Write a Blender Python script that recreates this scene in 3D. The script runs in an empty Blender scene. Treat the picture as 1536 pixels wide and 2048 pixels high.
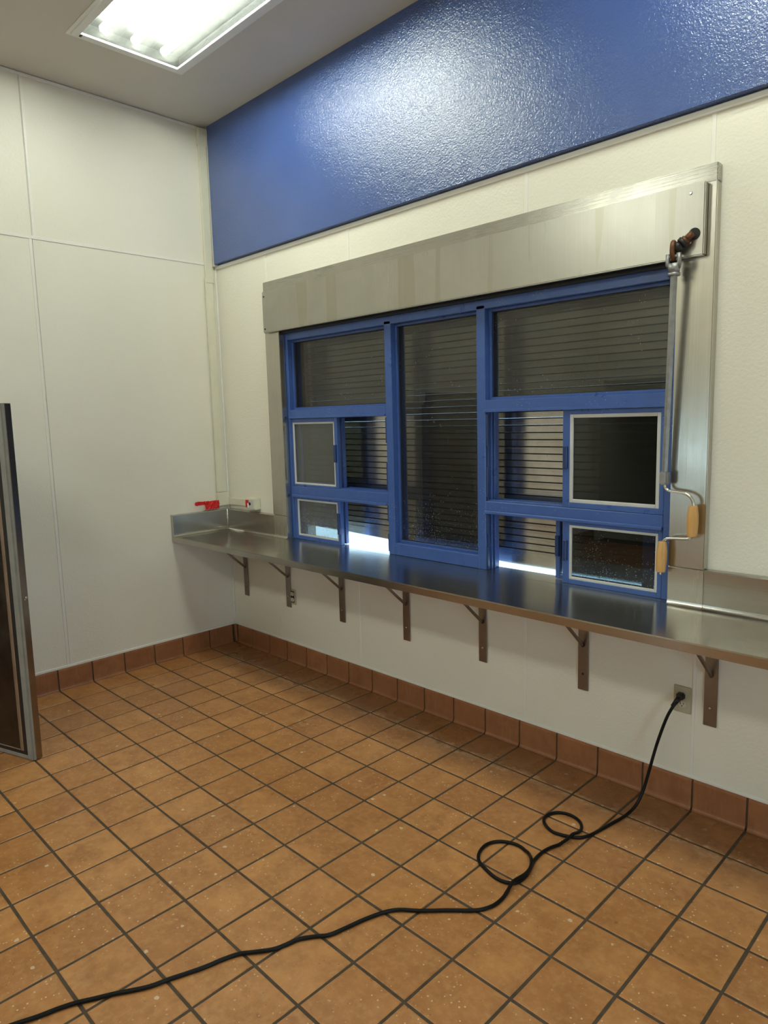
import bpy, bmesh, math, random
from mathutils import Vector, Matrix
random.seed(7)
sc = bpy.context.scene
col = sc.collection

# ------------------------------------------------------------------ camera
CAM = Vector((4.29943, -2.69740, 1.60180))
RIGHT = Vector((0.70731853, 0.70643063, -0.02561765))
DOWN = Vector((0.0764353, -0.11245807, -0.99071228))
FWD = Vector((-0.70275041, 0.69879106, -0.13353991))
cd = bpy.data.cameras.new('camera')
cam = bpy.data.objects.new('camera', cd); col.objects.link(cam)
cd.sensor_width = 36.0
cd.lens = 1384.734 * 36.0 / 2048.0
cd.clip_start = 0.02
M = Matrix((RIGHT, -DOWN, -FWD)).transposed().to_4x4()
M.translation = CAM
cam.matrix_world = M
sc.camera = cam

# ------------------------------------------------------------------ sky, exposure
w = bpy.data.worlds.new('sky'); sc.world = w; w.use_nodes = True
bg = w.node_tree.nodes['Background']
bg.inputs['Color'].default_value = (0.50, 0.76, 1.0, 1)
SKY = 8.0
bg.inputs['Strength'].default_value = SKY
sc.view_settings.view_transform = 'Standard'
sc.view_settings.look = 'None'
sc.view_settings.exposure = 0.42
sc.view_settings.gamma = 1.0
sc.view_settings.use_curve_mapping = False
TUBE_EMIT = 44.0         # fluorescent tubes, seen through the clear prismatic lens

# ------------------------------------------------------------------ node helper
class NT:
    def __init__(s, name):
        s.m = bpy.data.materials.new(name); s.m.use_nodes = True
        s.t = s.m.node_tree; s.t.nodes.clear()
        s.out = s.n('ShaderNodeOutputMaterial')
    def n(s, typ, **kw):
        nd = s.t.nodes.new(typ)
        for k, v in kw.items():
            if k.startswith('_'): setattr(nd, k[1:], v)
        return nd
    def link(s, a, b): s.t.links.new(a, b)
    def set(s, nd, **kw):
        for k, v in kw.items():
            k = k.replace('_', ' ')
            if hasattr(v, 'is_output'): s.link(v, nd.inputs[k])
            else: nd.inputs[k].default_value = v
        return nd
    def pos(s): return s.n('ShaderNodeNewGeometry').outputs['Position']
    def obj(s): return s.n('ShaderNodeTexCoord').outputs['Object']
    def rnd(s): return s.n('ShaderNodeObjectInfo').outputs['Random']
    def mapping(s, v, scale=(1, 1, 1), loc=(0, 0, 0)):
        nd = s.n('ShaderNodeMapping'); s.link(v, nd.inputs['Vector'])
        nd.inputs['Scale'].default_value = scale; nd.inputs['Location'].default_value = loc
        return nd.outputs['Vector']
    def noise(s, v, scale, detail=2, rough=.5, dist=0):
        nd = s.n('ShaderNodeTexNoise'); s.link(v, nd.inputs['Vector'])
        nd.inputs['Scale'].default_value = scale; nd.inputs['Detail'].default_value = detail
        nd.inputs['Roughness'].default_value = rough; nd.inputs['Distortion'].default_value = dist
        return nd.outputs['Fac']
    def voro(s, v, scale, out='Distance', rand=1.0):
        nd = s.n('ShaderNodeTexVoronoi'); s.link(v, nd.inputs['Vector'])
        nd.inputs['Scale'].default_value = scale; nd.inputs['Randomness'].default_value = rand
        return nd.outputs[out]
    def ramp(s, f, a, b, lo=0.0, hi=1.0):
        nd = s.n('ShaderNodeMapRange'); s.link(f, nd.inputs['Value'])
        for k, v in (('From Min', a), ('From Max', b), ('To Min', lo), ('To Max', hi)):
            nd.inputs[k].default_value = v
        return nd.outputs['Result']
    def math(s, op, a, b=None):
        nd = s.n('ShaderNodeMath', _operation=op)
        for i, v in enumerate((a, b)):
            if v is None: continue
            if hasattr(v, 'is_output'): s.link(v, nd.inputs[i])
            else: nd.inputs[i].default_value = v
        return nd.outputs[0]
    def mix(s, f, a, b, mode='MIX'):
        nd = s.n('ShaderNodeMix', _data_type='RGBA', _blend_type=mode)
        for i, v in ((0, f), (6, a), (7, b)):
            if hasattr(v, 'is_output'): s.link(v, nd.inputs[i])
            else: nd.inputs[i].default_value = v if i == 0 else (*v, 1)
        return nd.outputs[2]
    def sep(s, v):
        nd = s.n('ShaderNodeSeparateXYZ'); s.link(v, nd.inputs[0]); return nd.outputs
    def bump(s, h, strength, dist=.01, normal=None):
        nd = s.n('ShaderNodeBump'); s.link(h, nd.inputs['Height'])
        nd.inputs['Strength'].default_value = strength; nd.inputs['Distance'].default_value = dist
        if normal is not None: s.link(normal, nd.inputs['Normal'])
        return nd.outputs['Normal']
    def bsdf(s, color, rough=.5, metal=0, normal=None, **kw):
        nd = s.n('ShaderNodeBsdfPrincipled')
        for k, v in (('Base Color', color), ('Roughness', rough), ('Metallic', metal)):
            if hasattr(v, 'is_output'): s.link(v, nd.inputs[k])
            else: nd.inputs[k].default_value = (*v, 1) if k == 'Base Color' else v
        if normal is not None: s.link(normal, nd.inputs['Normal'])
        for k, v in kw.items():
            nd.inputs[k.replace('_', ' ')].default_value = v
        s.link(nd.outputs[0], s.out.inputs[0])
        return nd

def simple(name, color, rough=.5, metal=0, var=.06, scale=9, bump=0, bscale=200):
    t = NT(name); p = t.pos()
    f = t.ramp(t.noise(p, scale, 4), .3, .7, 1 - var, 1 + var)
    c = t.mix(1.0, color, f, 'MULTIPLY')
    nm = t.bump(t.noise(p, bscale, 2), bump, .002) if bump else None
    bs = t.bsdf(c, rough, metal, nm)
    if name == 'black_cord': bs.inputs['Specular IOR Level'].default_value = .2
    return t.m

# ------------------------------------------------------------------ materials
def m_panel():
    t = NT('frp_wall_panel'); p = t.pos()
    peb = t.noise(p, 95, 3, .55)
    big = t.noise(p, 1.6, 3)
    c = t.mix(t.ramp(big, .3, .7), (.805, .770, .675), (.775, .738, .635))
    t.bsdf(c, .38, 0, t.bump(peb, .24, .006), IOR=1.45)
    return t.m
def m_blue_wall():
    t = NT('pebbled_blue_panel'); p = t.pos()
    a = t.noise(p, 118, 2, .5, .3); b = t.noise(p, 260, 2, .5)
    h = t.math('ADD', a, t.math('MULTIPLY', b, .45))
    nz = t.noise(p, 2.5, 2)
    c = t.mix(t.ramp(nz, .3, .7), (.044, .088, .275), (.052, .102, .30))
    t.bsdf(c, .085, 0, t.bump(h, .33, .008), IOR=1.8)
    return t.m
def m_blue_paint():
    t = NT('blue_enamel'); p = t.pos()
    nz = t.noise(p, 14, 4, .6)
    c = t.mix(t.ramp(nz, .3, .7), (.047, .102, .325), (.055, .118, .36))
    # chipped / splashed specks
    sp = t.voro(p, 85)
    dens = t.ramp(t.noise(p, 5, 2), .50, .68)
    m = t.math('MULTIPLY', t.math('LESS_THAN', sp, .13), dens)
    c = t.mix(m, c, (.42, .50, .66))
    t.bsdf(c, t.ramp(nz, .3, .7, .27, .33), 0, t.bump(t.noise(p, 160, 2), .03, .003))
    return t.m
def m_steel(name, grain='x', col1=(.58, .555, .50), col2=(.46, .435, .385), rough=(.20, .36), streak=0.0, smear=.5, grainy=.14, bmp=.04):
    t = NT(name); p = t.pos()
    s = {'x': (1.2, 260, 260), 'z': (260, 260, 1.5), 'y': (260, 1.2, 260)}[grain]
    g = t.noise(t.mapping(p, s), 1.0, 3, .6)
    cl = t.noise(p, 3.1, 5, .6, .5)
    c = t.mix(t.ramp(cl, .32, .7), col1, col2)
    c = t.mix(t.ramp(g, .3, .7, 0, grainy), c, (.30, .28, .25))
    r = t.ramp(t.math('ADD', t.math('MULTIPLY', g, .5), t.math('MULTIPLY', cl, smear)), .3, .8, rough[0], rough[1])
    if streak:
        d = t.noise(t.mapping(p, (6.5, 6.5, .35)), 1.0, 3, .55, .25)
        k = t.math('MULTIPLY', t.ramp(d, .562, .572), streak)
        c = t.mix(k, c, (.40, .37, .29))
        d2 = t.noise(t.mapping(p, (46, 46, .9), (3, 0, 1)), 1.0, 2, .6)
        c = t.mix(t.ramp(d2, .60, .85, 0, streak * .2), c, (.68, .66, .60))
    b = t.bsdf(c, r, 1.0, t.bump(g, bmp, .0015))
    return t.m
def m_counter():
    t = NT('counter_steel'); p = t.pos()
    g = t.noise(t.mapping(p, (1.5, 300, 300)), 1.0, 3, .6); cl = t.noise(p, 3.4, 5, .6, .5)
    sw = t.noise(p, 1.7, 3, .5, 1.2)
    c = t.mix(t.ramp(cl, .32, .7), (.56, .54, .50), (.49, .47, .435))
    c = t.mix(t.ramp(g, .3, .7, 0, .2), c, (.36, .345, .32))
    # fine scratches
    sc_ = t.math('LESS_THAN', t.math('ABSOLUTE', t.math('SUBTRACT', t.noise(p, 2.1, 1, .4, 2.5), .5)), .0016)
    c = t.mix(t.math('MULTIPLY', sc_, .6), c, (.75, .74, .72))
    b = t.bsdf(c, t.ramp(t.math('ADD', t.math('MULTIPLY', g, .5), t.math('MULTIPLY', sw, .5)), .3, .7, .17, .22), 1.0, Anisotropic=.75)
    tg = t.n('ShaderNodeTangent', _direction_type='UV_MAP'); t.link(tg.outputs[0], b.inputs['Tangent'])
    return t.m
def uv_yx(me):
    uv = me.uv_layers.new(name='grain')
    for l in me.loops:
        co = me.vertices[l.vertex_index].co; uv.data[l.index].uv = (co.y + co.z * .5, co.x)
def m_shutter():
    t = NT('shutter_steel'); p = t.pos()
    g = t.noise(t.mapping(p, (1.2, 260, 260)), 1.0, 3, .6); cl = t.noise(p, 5, 5, .65, .4)
    c = t.mix(t.ramp(cl, .35, .7), (.70, .67, .615), (.52, .49, .44))
    sp = t.math('MULTIPLY', t.math('LESS_THAN', t.voro(p, 45), .09), t.ramp(t.noise(p, 6, 2), .48, .6))
    c = t.mix(t.math('MULTIPLY', sp, .9), c, (.03, .025, .02))
    b = t.bsdf(c, t.ramp(g, .3, .7, .18, .28), 1.0)
    return t.m
def m_tile():
    t = NT('quarry_tile'); p = t.pos(); r = t.rnd()
    off = t.n('ShaderNodeCombineXYZ'); t.link(t.math('MULTIPLY', r, 37.0), off.inputs[2])
    va = t.n('ShaderNodeVectorMath', _operation='ADD'); t.link(p, va.inputs[0]); t.link(off.outputs[0], va.inputs[1])
    q = va.outputs[0]
    a = t.noise(q, 9, 5, .65, .3); b = t.noise(q, 42, 4, .6)
    base = t.mix(r, (.435, .185, .058), (.575, .268, .090))
    c = t.mix(t.ramp(a, .38, .68, 0, .9), base, (.345, .142, .045))
    c = t.mix(t.ramp(b, .45, .72, 0, .5), c, (.60, .32, .13))
    # dark pits
    dk = t.math('MULTIPLY', t.math('LESS_THAN', t.voro(q, 60), .10), t.ramp(t.noise(q, 7, 2), .5, .62))
    c = t.mix(t.math('MULTIPLY', dk, .8), c, (.05, .028, .016))
    # pale dried splashes: clustered specks plus rarer large spots
    clus = t.ramp(t.noise(p, 2.6, 3, .6), .40, .58)
    wob = t.mapping(p, (1, 1, 0))
    s1 = t.math('LESS_THAN', t.math('ADD', t.voro(wob, 66), t.math('MULTIPLY', t.noise(p, 150, 1), .22)), .30)
    k1 = t.math('MULTIPLY', s1, t.math('GREATER_THAN', t.voro(wob, 66, 'Color'), .60))
    s2 = t.math('LESS_THAN', t.math('ADD', t.voro(wob, 15), t.math('MULTIPLY', t.noise(p, 70, 2), .20)), .205)
    k2 = t.math('MULTIPLY', s2, t.math('GREATER_THAN', t.voro(wob, 15, 'Color'), .66))
    c = t.mix(t.math('MULTIPLY', t.math('MULTIPLY', k1, clus), .72), c, (.80, .66, .47))
    c = t.mix(t.math('MULTIPLY', k2, .62), c, (.80, .68, .52))
    # damp film with drying edge; its darkening also paints in the counter's shade
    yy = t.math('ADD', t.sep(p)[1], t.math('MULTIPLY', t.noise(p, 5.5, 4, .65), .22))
    wet_shade = t.ramp(yy, -.115, -.075)
    edge = t.math('MULTIPLY', t.ramp(yy, -.15, -.11), t.math('SUBTRACT', 1.0, wet_shade))
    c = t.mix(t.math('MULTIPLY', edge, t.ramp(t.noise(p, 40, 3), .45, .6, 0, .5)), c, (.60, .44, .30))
    c = t.mix(t.math('MULTIPLY', wet_shade, .55), c, (.13, .050, .022))
    # chalky film
    film = t.math('MULTIPLY', t.ramp(t.noise(p, 1.4, 5, .7), .55, .75, 0, .35), t.ramp(b, .3, .7))
    c = t.mix(film, c, (.52, .34, .18))
    rough = t.math('SUBTRACT', t.ramp(t.noise(p, 2.2, 4, .6), .35, .68, .26, .50), t.math('MULTIPLY', wet_shade, .12))
    nm = t.bump(t.math('ADD', b, t.math('MULTIPLY', t.noise(p, 120, 2), .4)), .10, .004)
    t.bsdf(c, rough, 0, nm, IOR=1.5)
    return t.m
def m_cove():
    t = NT('cove_tile'); p = t.pos(); r = t.rnd()
    a = t.noise(p, 14, 5, .65); v = t.noise(t.mapping(p, (90, 90, 9)), 1.0, 3, .6)
    c = t.mix(r, (.305, .122, .052), (.365, .150, .066))
    c = t.mix(t.ramp(a, .4, .75), c, (.25, .098, .040))
    c = t.mix(t.ramp(v, .55, .75, 0, .3), c, (.44, .24, .14))
    t.bsdf(c, .36, 0, t.bump(a, .06, .004))
    return t.m
def m_glass(name, tint, base_dens, film=.014):
    t = NT(name); p = t.pos()
    z = t.sep(p)[2]
    fr = t.n('ShaderNodeFresnel')
    bf = t.n('ShaderNodeNewGeometry').outputs['Backfacing']      # same reflectance on both faces of a thin pane
    t.link(t.math('SUBTRACT', 1.5, t.math('MULTIPLY', bf, .83333)), fr.inputs['IOR'])
    tr = t.n('ShaderNodeBsdfTransparent'); tr.inputs[0].default_value = (*tint, 1)
    gl = t.n('ShaderNodeBsdfGlossy'); gl.inputs['Roughness'].default_value = .015
    gl.inputs['Color'].default_value = (1, 1, 1, 1)
    mx = t.n('ShaderNodeMixShader'); t.link(fr.outputs[0], mx.inputs[0]); t.link(tr.outputs[0], mx.inputs[1]); t.link(gl.outputs[0], mx.inputs[2])
    # dried water spots, denser towards the bottom edge
    d = t.voro(p, 130); keep = t.voro(p, 130, 'Color')
    cl = t.noise(p, 7, 3, .6)
    dens = t.math('ADD', t.ramp(z, .86, 1.25, .55, 0), t.math('MULTIPLY', t.ramp(cl, .45, .75), .35))
    on = t.math('MULTIPLY', t.math('LESS_THAN', d, .20), t.math('LESS_THAN', keep, t.math('MULTIPLY', dens, base_dens)))
    df = t.n('ShaderNodeBsdfDiffuse'); df.inputs[0].default_value = (.8, .8, .76, 1)
    tl = t.n('ShaderNodeBsdfTranslucent'); tl.inputs[0].default_value = (.8, .85, .9, 1)
    ds = t.n('ShaderNodeMixShader'); ds.inputs[0].default_value = .4; t.link(df.outputs[0], ds.inputs[1]); t.link(tl.outputs[0], ds.inputs[2])
    m2 = t.n('ShaderNodeMixShader'); t.link(on, m2.inputs[0]); t.link(mx.outputs[0], m2.inputs[1]); t.link(ds.outputs[0], m2.inputs[2])
    fd = t.n('ShaderNodeBsdfDiffuse'); fd.inputs[0].default_value = (.62, .60, .56, 1)  # thin grey film painting in the room's reflection
    m3 = t.n('ShaderNodeMixShader'); m3.inputs[0].default_value = film; t.link(m2.outputs[0], m3.inputs[1]); t.link(fd.outputs[0], m3.inputs[2])
    t.link(m3.outputs[0], t.out.inputs[0])
    return t.m
def m_lens():
    t = NT('prismatic_lens'); p = t.pos()
    tr = t.n('ShaderNodeBsdfTransparent'); tr.inputs[0].default_value = (.93, .97, .93, 1)
    tl = t.n('ShaderNodeBsdfTranslucent'); tl.inputs[0].default_value = (.85, .9, .85, 1)
    gl = t.n('ShaderNodeBsdfGlossy'); gl.inputs['Roughness'].default_value = .2
    m1 = t.n('ShaderNodeMixShader'); m1.inputs[0].default_value = .02; t.link(tr.outputs[0], m1.inputs[1]); t.link(tl.outputs[0], m1.inputs[2])
    m2 = t.n('ShaderNodeMixShader'); m2.inputs[0].default_value = .04; t.link(m1.outputs[0], m2.inputs[1]); t.link(gl.outputs[0], m2.inputs[2])
    t.link(m2.outputs[0], t.out.inputs[0]); return t.m
def m_emit(name, c, s):
    t = NT(name); em = t.n('ShaderNodeEmission'); em.inputs[0].default_value = (*c, 1); em.inputs[1].default_value = s
    t.link(em.outputs[0], t.out.inputs[0]); return t.m
def m_wood():
    t = NT('handle_wood'); p = t.obj()
    g = t.noise(t.mapping(p, (60, 60, 6)), 1.0, 4, .6)
    c = t.mix(t.ramp(g, .3, .7), (.58, .30, .085), (.70, .41, .15))
    t.bsdf(c, .42); return t.m
def m_liner():
    t = NT('stained_door_liner'); p = t.pos()
    g = t.noise(t.mapping(p, (140, 140, 1.4)), 1.0, 3, .6); cl = t.noise(p, 6, 5, .65)
    c = t.mix(t.ramp(cl, .35, .7), (.045, .036, .028), (.105, .085, .066))
    t.bsdf(c, t.ramp(cl, .3, .7, .14, .26), .75, t.bump(g, .008, .002)); return t.m

PANEL = m_panel()
TRIM = simple('white_pvc_trim', (.80, .79, .74), .35, 0, .02)
CEIL = simple('ceiling_paint', (.64, .605, .54), .7, 0, .03, 2, .08, 160)
SEAM = simple('seam_strip', (.80, .775, .71), .36, 0, .02)
BLUEWALL = m_blue_wall()
BLUE = m_blue_paint()
DKBLUE = simple('dark_blue_hardware', (.020, .045, .15), .3, 0, .1)
STEEL_X = m_steel('counter_steel', 'x', (.50, .48, .44), (.40, .38, .34), (.13, .30))
COUNTER = m_counter()
STEEL_Z = m_steel('casing_steel', 'z', (.58, .555, .50), (.51, .485, .43), (.20, .32))
STEEL_C = m_steel('cover_steel', 'z', (.49, .472, .43), (.44, .42, .375), (.26, .38), streak=.6, grainy=.10, bmp=.012)
STEEL_H = m_steel('head_steel', 'x', (.47, .45, .41), (.41, .39, .35), (.22, .34), grainy=.1, bmp=.02)
STEEL_B = m_steel('bracket_steel', 'z', (.30, .265, .24), (.21, .18, .155), (.30, .5))
STEEL_S = m_shutter()
GROOVE_SHADE = simple('slat_groove_shade', (.018, .015, .012), .6, .2, .3, 30)  # black put on slat grooves and undersides in place of shade
STEEL_D = m_steel('door_steel', 'z', (.30, .285, .29), (.23, .21, .20), (.16, .30))
CHROME = simple('plated_rod', (.62, .60, .55), .22, 1, .08, 30)
GALV = simple('grey_cast_metal', (.33, .33, .33), .42, .8, .15, 40, .2, 120)
RUST = simple('rusty_iron', (.16, .07, .035), .5, .6, .35, 60, .4, 150)
DARKIRON = simple('dark_iron', (.045, .042, .042), .42, .6, .2, 50)
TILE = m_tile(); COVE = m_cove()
GROUT = simple('dark_grout', (.078, .054, .033), .85, 0, .25, 22, .4, 300)
GLASS = m_glass('window_glass', (.58, .59, .585), .6)
GLASS2 = m_glass('sliding_glass', (.52, .56, .57), .55, .008)
GLASS3 = m_glass('reflection_haze_glass', (.72, .76, .76), .55, .085)  # heavier grey film stands in for the left wall's reflection
GASKET = simple('pale_gasket', (.56, .56, .55), .55, 0, .06)
LINER = m_liner()
BRONZE = simple('bronze_edge_trim', (.30, .21, .14), .4, .4, .15, 20)
GREYGASKET = simple('grey_door_gasket', (.27, .265, .24), .5, 0, .1, 20)
BLACK = simple('black_rubber_and_gap', (.012, .012, .013), .38, 0, .05)
CORDM = simple('black_cord', (.0045, .0045, .005), .42, 0, .05)
CREAM = simple('ivory_plastic', (.70, .67, .54), .4, 0, .03)
IVORY = simple('beige_cover_plate', (.46, .42, .29), .4, 0, .06, 30)
SOCKET = simple('outlet_face', (.60, .57, .46), .4, 0, .04, 30)
DARK = simple('dark_slot', (.01, .01, .01), .6)
RED = simple('red_tape', (.62, .012, .014), .4, 0, .12, 40)
WHITE = simple('white_enamel', (.82, .83, .80), .5, 0, .02)
WOOD = m_wood()
CONC = simple('pale_concrete', (.72, .72, .70), .8, 0, .08, 5)
LENSM = m_lens()
HOUSING = simple('dimmed_housing', (.022, .024, .022), .7, 0, .03)  # near black instead of white, to dim the glow between the tubes
TUBEM = m_emit('fluorescent_tube', (1.0, .985, .92), TUBE_EMIT)

# ------------------------------------------------------------------ mesh helpers
def new_bm(): return bmesh.new()
def bx(bm, x0, x1, y0, y1, z0, z1, bev=0, seg=1):
    b = bmesh.new()
    r = bmesh.ops.create_cube(b, size=1.0)
    bmesh.ops.scale(b, vec=(x1 - x0, y1 - y0, z1 - z0), verts=b.verts)
    bmesh.ops.translate(b, vec=((x0 + x1) / 2, (y0 + y1) / 2, (z0 + z1) / 2), verts=b.verts)
    if bev: bmesh.ops.bevel(b, geom=list(b.edges), offset=bev, segments=seg, affect='EDGES', clamp_overlap=True)
    merge(bm, b)
def merge(bm, b, mat=None):
    if mat is not None: bmesh.ops.transform(b, matrix=mat, verts=b.verts)
    vm = {}
    for v in b.verts: vm[v] = bm.verts.new(v.co)
    for f in b.faces:
        try:
            nf = bm.faces.new([vm[v] for v in f.verts]); nf.smooth = f.smooth
        except ValueError: pass
    b.free()
def cyl(bm, p0, p1, r0, r1=None, n=16, cap=True):
    p0, p1 = Vector(p0), Vector(p1)
    r1 = r0 if r1 is None else r1
    d = (p1 - p0).normalized()
    a = d.orthogonal().normalized(); b = d.cross(a)
    A = []; B = []
    for i in range(n):
        t = 2 * math.pi * i / n
        o = a * math.cos(t) + b * math.sin(t)
        A.append(bm.verts.new(p0 + o * r0)); B.append(bm.verts.new(p1 + o * r1))
    for i in range(n):
        f = bm.faces.new((A[i], A[(i + 1) % n], B[(i + 1) % n], B[i])); f.smooth = True
    if cap:
        bm.faces.new(A[::-1]); bm.faces.new(B)
def catmull(pts, k=6):
    P = [Vector(p) for p in pts]; out = []
    for i in range(len(P) - 1):
        p0 = P[max(i - 1, 0)]; p1 = P[i]; p2 = P[i + 1]; p3 = P[min(i + 2, len(P) - 1)]
        for s in range(k):
            t = s / k
            out.append(.5 * ((2 * p1) + (p2 - p0) * t + (2 * p0 - 5 * p1 + 4 * p2 - p3) * t * t + (3 * p1 - p0 - 3 * p2 + p3) * t ** 3))
    out.append(P[-1]); return out
def tube(bm, pts, r, n=10, cap=True):
    P = [Vector(p) for p in pts]
    rr = r if hasattr(r, '__len__') else [r] * len(P)
    d = (P[1] - P[0]).normalized(); a = d.orthogonal().normalized()
    rings = []
    for i, p in enumerate(P):
        d = (P[min(i + 1, len(P) - 1)] - P[max(i - 1, 0)]).normalized()
        a = (a - d * a.dot(d)).normalized(); b = d.cross(a)
        rings.append([bm.verts.new(p + (a * math.cos(2 * math.pi * j / n) + b * math.sin(2 * math.pi * j / n)) * rr[i]) for j in range(n)])
    for q, s in zip(rings, rings[1:]):
        for j in range(n):
            f = bm.faces.new((q[j], q[(j + 1) % n], s[(j + 1) % n], s[j])); f.smooth = True
    if cap:
        bm.faces.new(rings[0][::-1]); bm.faces.new(rings[-1])
def prism_x(bm, prof, x0, x1):
    """closed (y,z) profile extruded along x"""
    A = [bm.verts.new((x0, y, z)) for y, z in prof]; B = [bm.verts.new((x1, y, z)) for y, z in prof]
    n = len(prof)
    for i in range(n): bm.faces.new((A[i], A[(i + 1) % n], B[(i + 1) % n], B[i]))
    bm.faces.new(A[::-1]); bm.faces.new(B)
    bmesh.ops.recalc_face_normals(bm, faces=bm.faces)
def mesh(name, bm, mat):
    bmesh.ops.recalc_face_normals(bm, faces=bm.faces)
    me = bpy.data.meshes.new(name); bm.to_mesh(me); bm.free()
    me.materials.append(mat); return me
def obj(name, bm, mat, parent=None):
    me = bm if isinstance(bm, bpy.types.Mesh) else mesh(name, bm, mat)
    o = bpy.data.objects.new(name, me); col.objects.link(o)
    if parent is not None:
        o.parent = parent
    return o
def boxo(name, mat, parent, x0, x1, y0, y1, z0, z1, bev=0):
    bm = new_bm(); bx(bm, x0, x1, y0, y1, z0, z1, bev); return obj(name, bm, mat, parent)
def tag(o, label=None, cat=None, group=None, kind=None):
    if label: o['label'] = label
    if cat: o['category'] = cat
    if group: o['group'] = group
    if kind: o['kind'] = kind
    return o
def thing(name, label, cat, group=None, loc=(0, 0, 0)):
    o = bpy.data.objects.new(name, None); col.objects.link(o); o.location = loc
    o.empty_display_size = .05
    return tag(o, label, cat, group)
def sub(o, loc):
    """shift a bmesh-built child so that parent-empty location is respected"""
    return o

W = 0.016            # inner face of the window wall
LX = -0.016          # inner face of the left wall
RX = 5.60            # right wall
FY = -5.30           # wall behind the camera
CZ = 3.562           # ceiling
TX, TY = 0.2063, 0.21

# ------------------------------------------------------------------ floor
floor = tag(boxo('floor', GROUT, None, -.25, 5.8, -5.5, .25, -.12, -.0024), kind='structure')
def tile_mesh(k):
    rnd = random.Random(k)
    bm = new_bm(); hx, hy = TX / 2 - .0050, TY / 2 - .0052
    bot = [bm.verts.new((sx * hx, sy * hy, -.012)) for sx, sy in ((-1, -1), (1, -1), (1, 1), (-1, 1))]
    mid = [bm.verts.new((sx * (hx + rnd.uniform(-.0006, .0006)), sy * (hy + rnd.uniform(-.0006, .0006)), -.0018)) for sx, sy in ((-1, -1), (1, -1), (1, 1), (-1, 1))]
    top = [bm.verts.new((sx * (hx - .0022), sy * (hy - .0022), 0)) for sx, sy in ((-1, -1), (1, -1), (1, 1), (-1, 1))]
    for lo, hi in ((bot, mid), (mid, top)):
        for i in range(4): bm.faces.new((lo[i], lo[(i + 1) % 4], hi[(i + 1) % 4], hi[i]))
    bm.faces.new(top)
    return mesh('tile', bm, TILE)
variants = [tile_mesh(k) for k in range(6)]
cells = []
for i in range(0, 27):
    for j in range(0, 25):
        c = Vector(((i + .5) * TX, -(j + .5) * TY, 0)); v = c - CAM
        zc = v.dot(FWD); seen = False
        if zc > .3:
            u = 768 + 1384.7 * v.dot(RIGHT) / zc; vv = 1024 + 1384.7 * v.dot(DOWN) / zc
            seen = -160 < u < 1700 and 900 < vv < 2250
        cells.append((0 if seen else 1, v.length, i, j, c))
cells.sort(key=lambda t: t[:2])
rest = new_bm()
for n, (_, _, i, j, c) in enumerate(cells):
    dz = random.uniform(-.0006, .0006)
    if n < 290:
        o = bpy.data.objects.new('tile', variants[n % 6]); col.objects.link(o); o.parent = floor
        o.location = (c.x, c.y, dz)
        o.rotation_euler = (random.uniform(-.0022, .0022), random.uniform(-.0022, .0022), random.choice((0, 0, math.pi)) + random.uniform(-.003, .003))
    else:
        b = bmesh.new(); b.from_mesh(variants[n % 6]); merge(rest, b, Matrix.Translation((c.x, c.y, dz)))
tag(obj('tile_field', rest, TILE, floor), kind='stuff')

# ------------------------------------------------------------------ walls
def wall_panels(parent, rects, fixed, axis):
    for a0, a1, z0, z1 in rects:
        g = .0015
        if axis == 'x': boxo('wall_panel', PANEL, parent, a0 + g, a1 - g, fixed, fixed + .004, z0 + g, z1 - g)
        else: boxo('wall_panel', PANEL, parent, fixed - .004, fixed, a0 + g, a1 - g, z0 + g, z1 - g)
def strip_v(parent, a, z0, z1, axis, wd=.016):
    bm = new_bm()
    if axis == 'x': bx(bm, a - wd / 2, a + wd / 2, W - .003, W + .004, z0, z1, .0012)
    else: bx(bm, LX - .004, LX + .003, a - wd / 2, a + wd / 2, z0, z1, .0012)
    obj('joint_strip', bm, SEAM, parent)
# window wall (with the opening for the serving window)
OX0, OX1, OZ0, OZ1 = .69, 3.215, .80, 2.30
bm = new_bm()
bx(bm, -.25, OX0, W + .004, .16, -.12, 3.75); bx(bm, OX1, 5.85, W + .004, .16, -.12, 3.75)
bx(bm, OX0, OX1, W + .004, .16, -.12, OZ0); bx(bm, OX0, OX1, W + .004, .16, OZ1, 3.75)
wb = tag(obj('wall_back', bm, TRIM), kind='structure')
ZT = 2.660
xs = [0.0, .562, 1.342, 2.505, 3.292, 4.46, 5.6]
wall_panels(wb, [(LX, xs[1], .13, ZT), (xs[1], xs[2], .13, OZ0), (xs[2], xs[3], .13, OZ0), (xs[3], xs[4], .13, OZ0), (3.222, xs[4], OZ0, OZ1), (xs[4], xs[5], .13, ZT), (xs[5], xs[6], .13, ZT),
                 (xs[1], xs[2], OZ1, ZT), (xs[2], xs[3], OZ1, ZT), (xs[3], xs[4], OZ1, ZT)], W, 'x')
for a in (.562, 1.342, 2.505, 3.292):
    strip_v(wb, a, 2.40, ZT, 'x'); strip_v(wb, a, .142, .815, 'x', .013)
strip_v(wb, 4.46, .142, ZT, 'x')
boxo('wall_panel', PANEL, wb, xs[1] + .0015, OX0, W, W + .004, OZ0, OZ1)
bm = new_bm(); bx(bm, LX, RX, W - .005, W + .004, .130, .142, .0015); tag(obj('trim_3', bm, TRIM), kind='structure')
bm = new_bm(); bx(bm, LX, LX + .012, W - .012, W, .142, 2.662, .004); tag(obj('trim_4', bm, TRIM), kind='structure')
bm = new_bm(); bx(bm, LX, RX, W - .010, W + .004, 2.648, 2.672, .003); tag(obj('trim_5', bm, TRIM), kind='structure')
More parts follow.
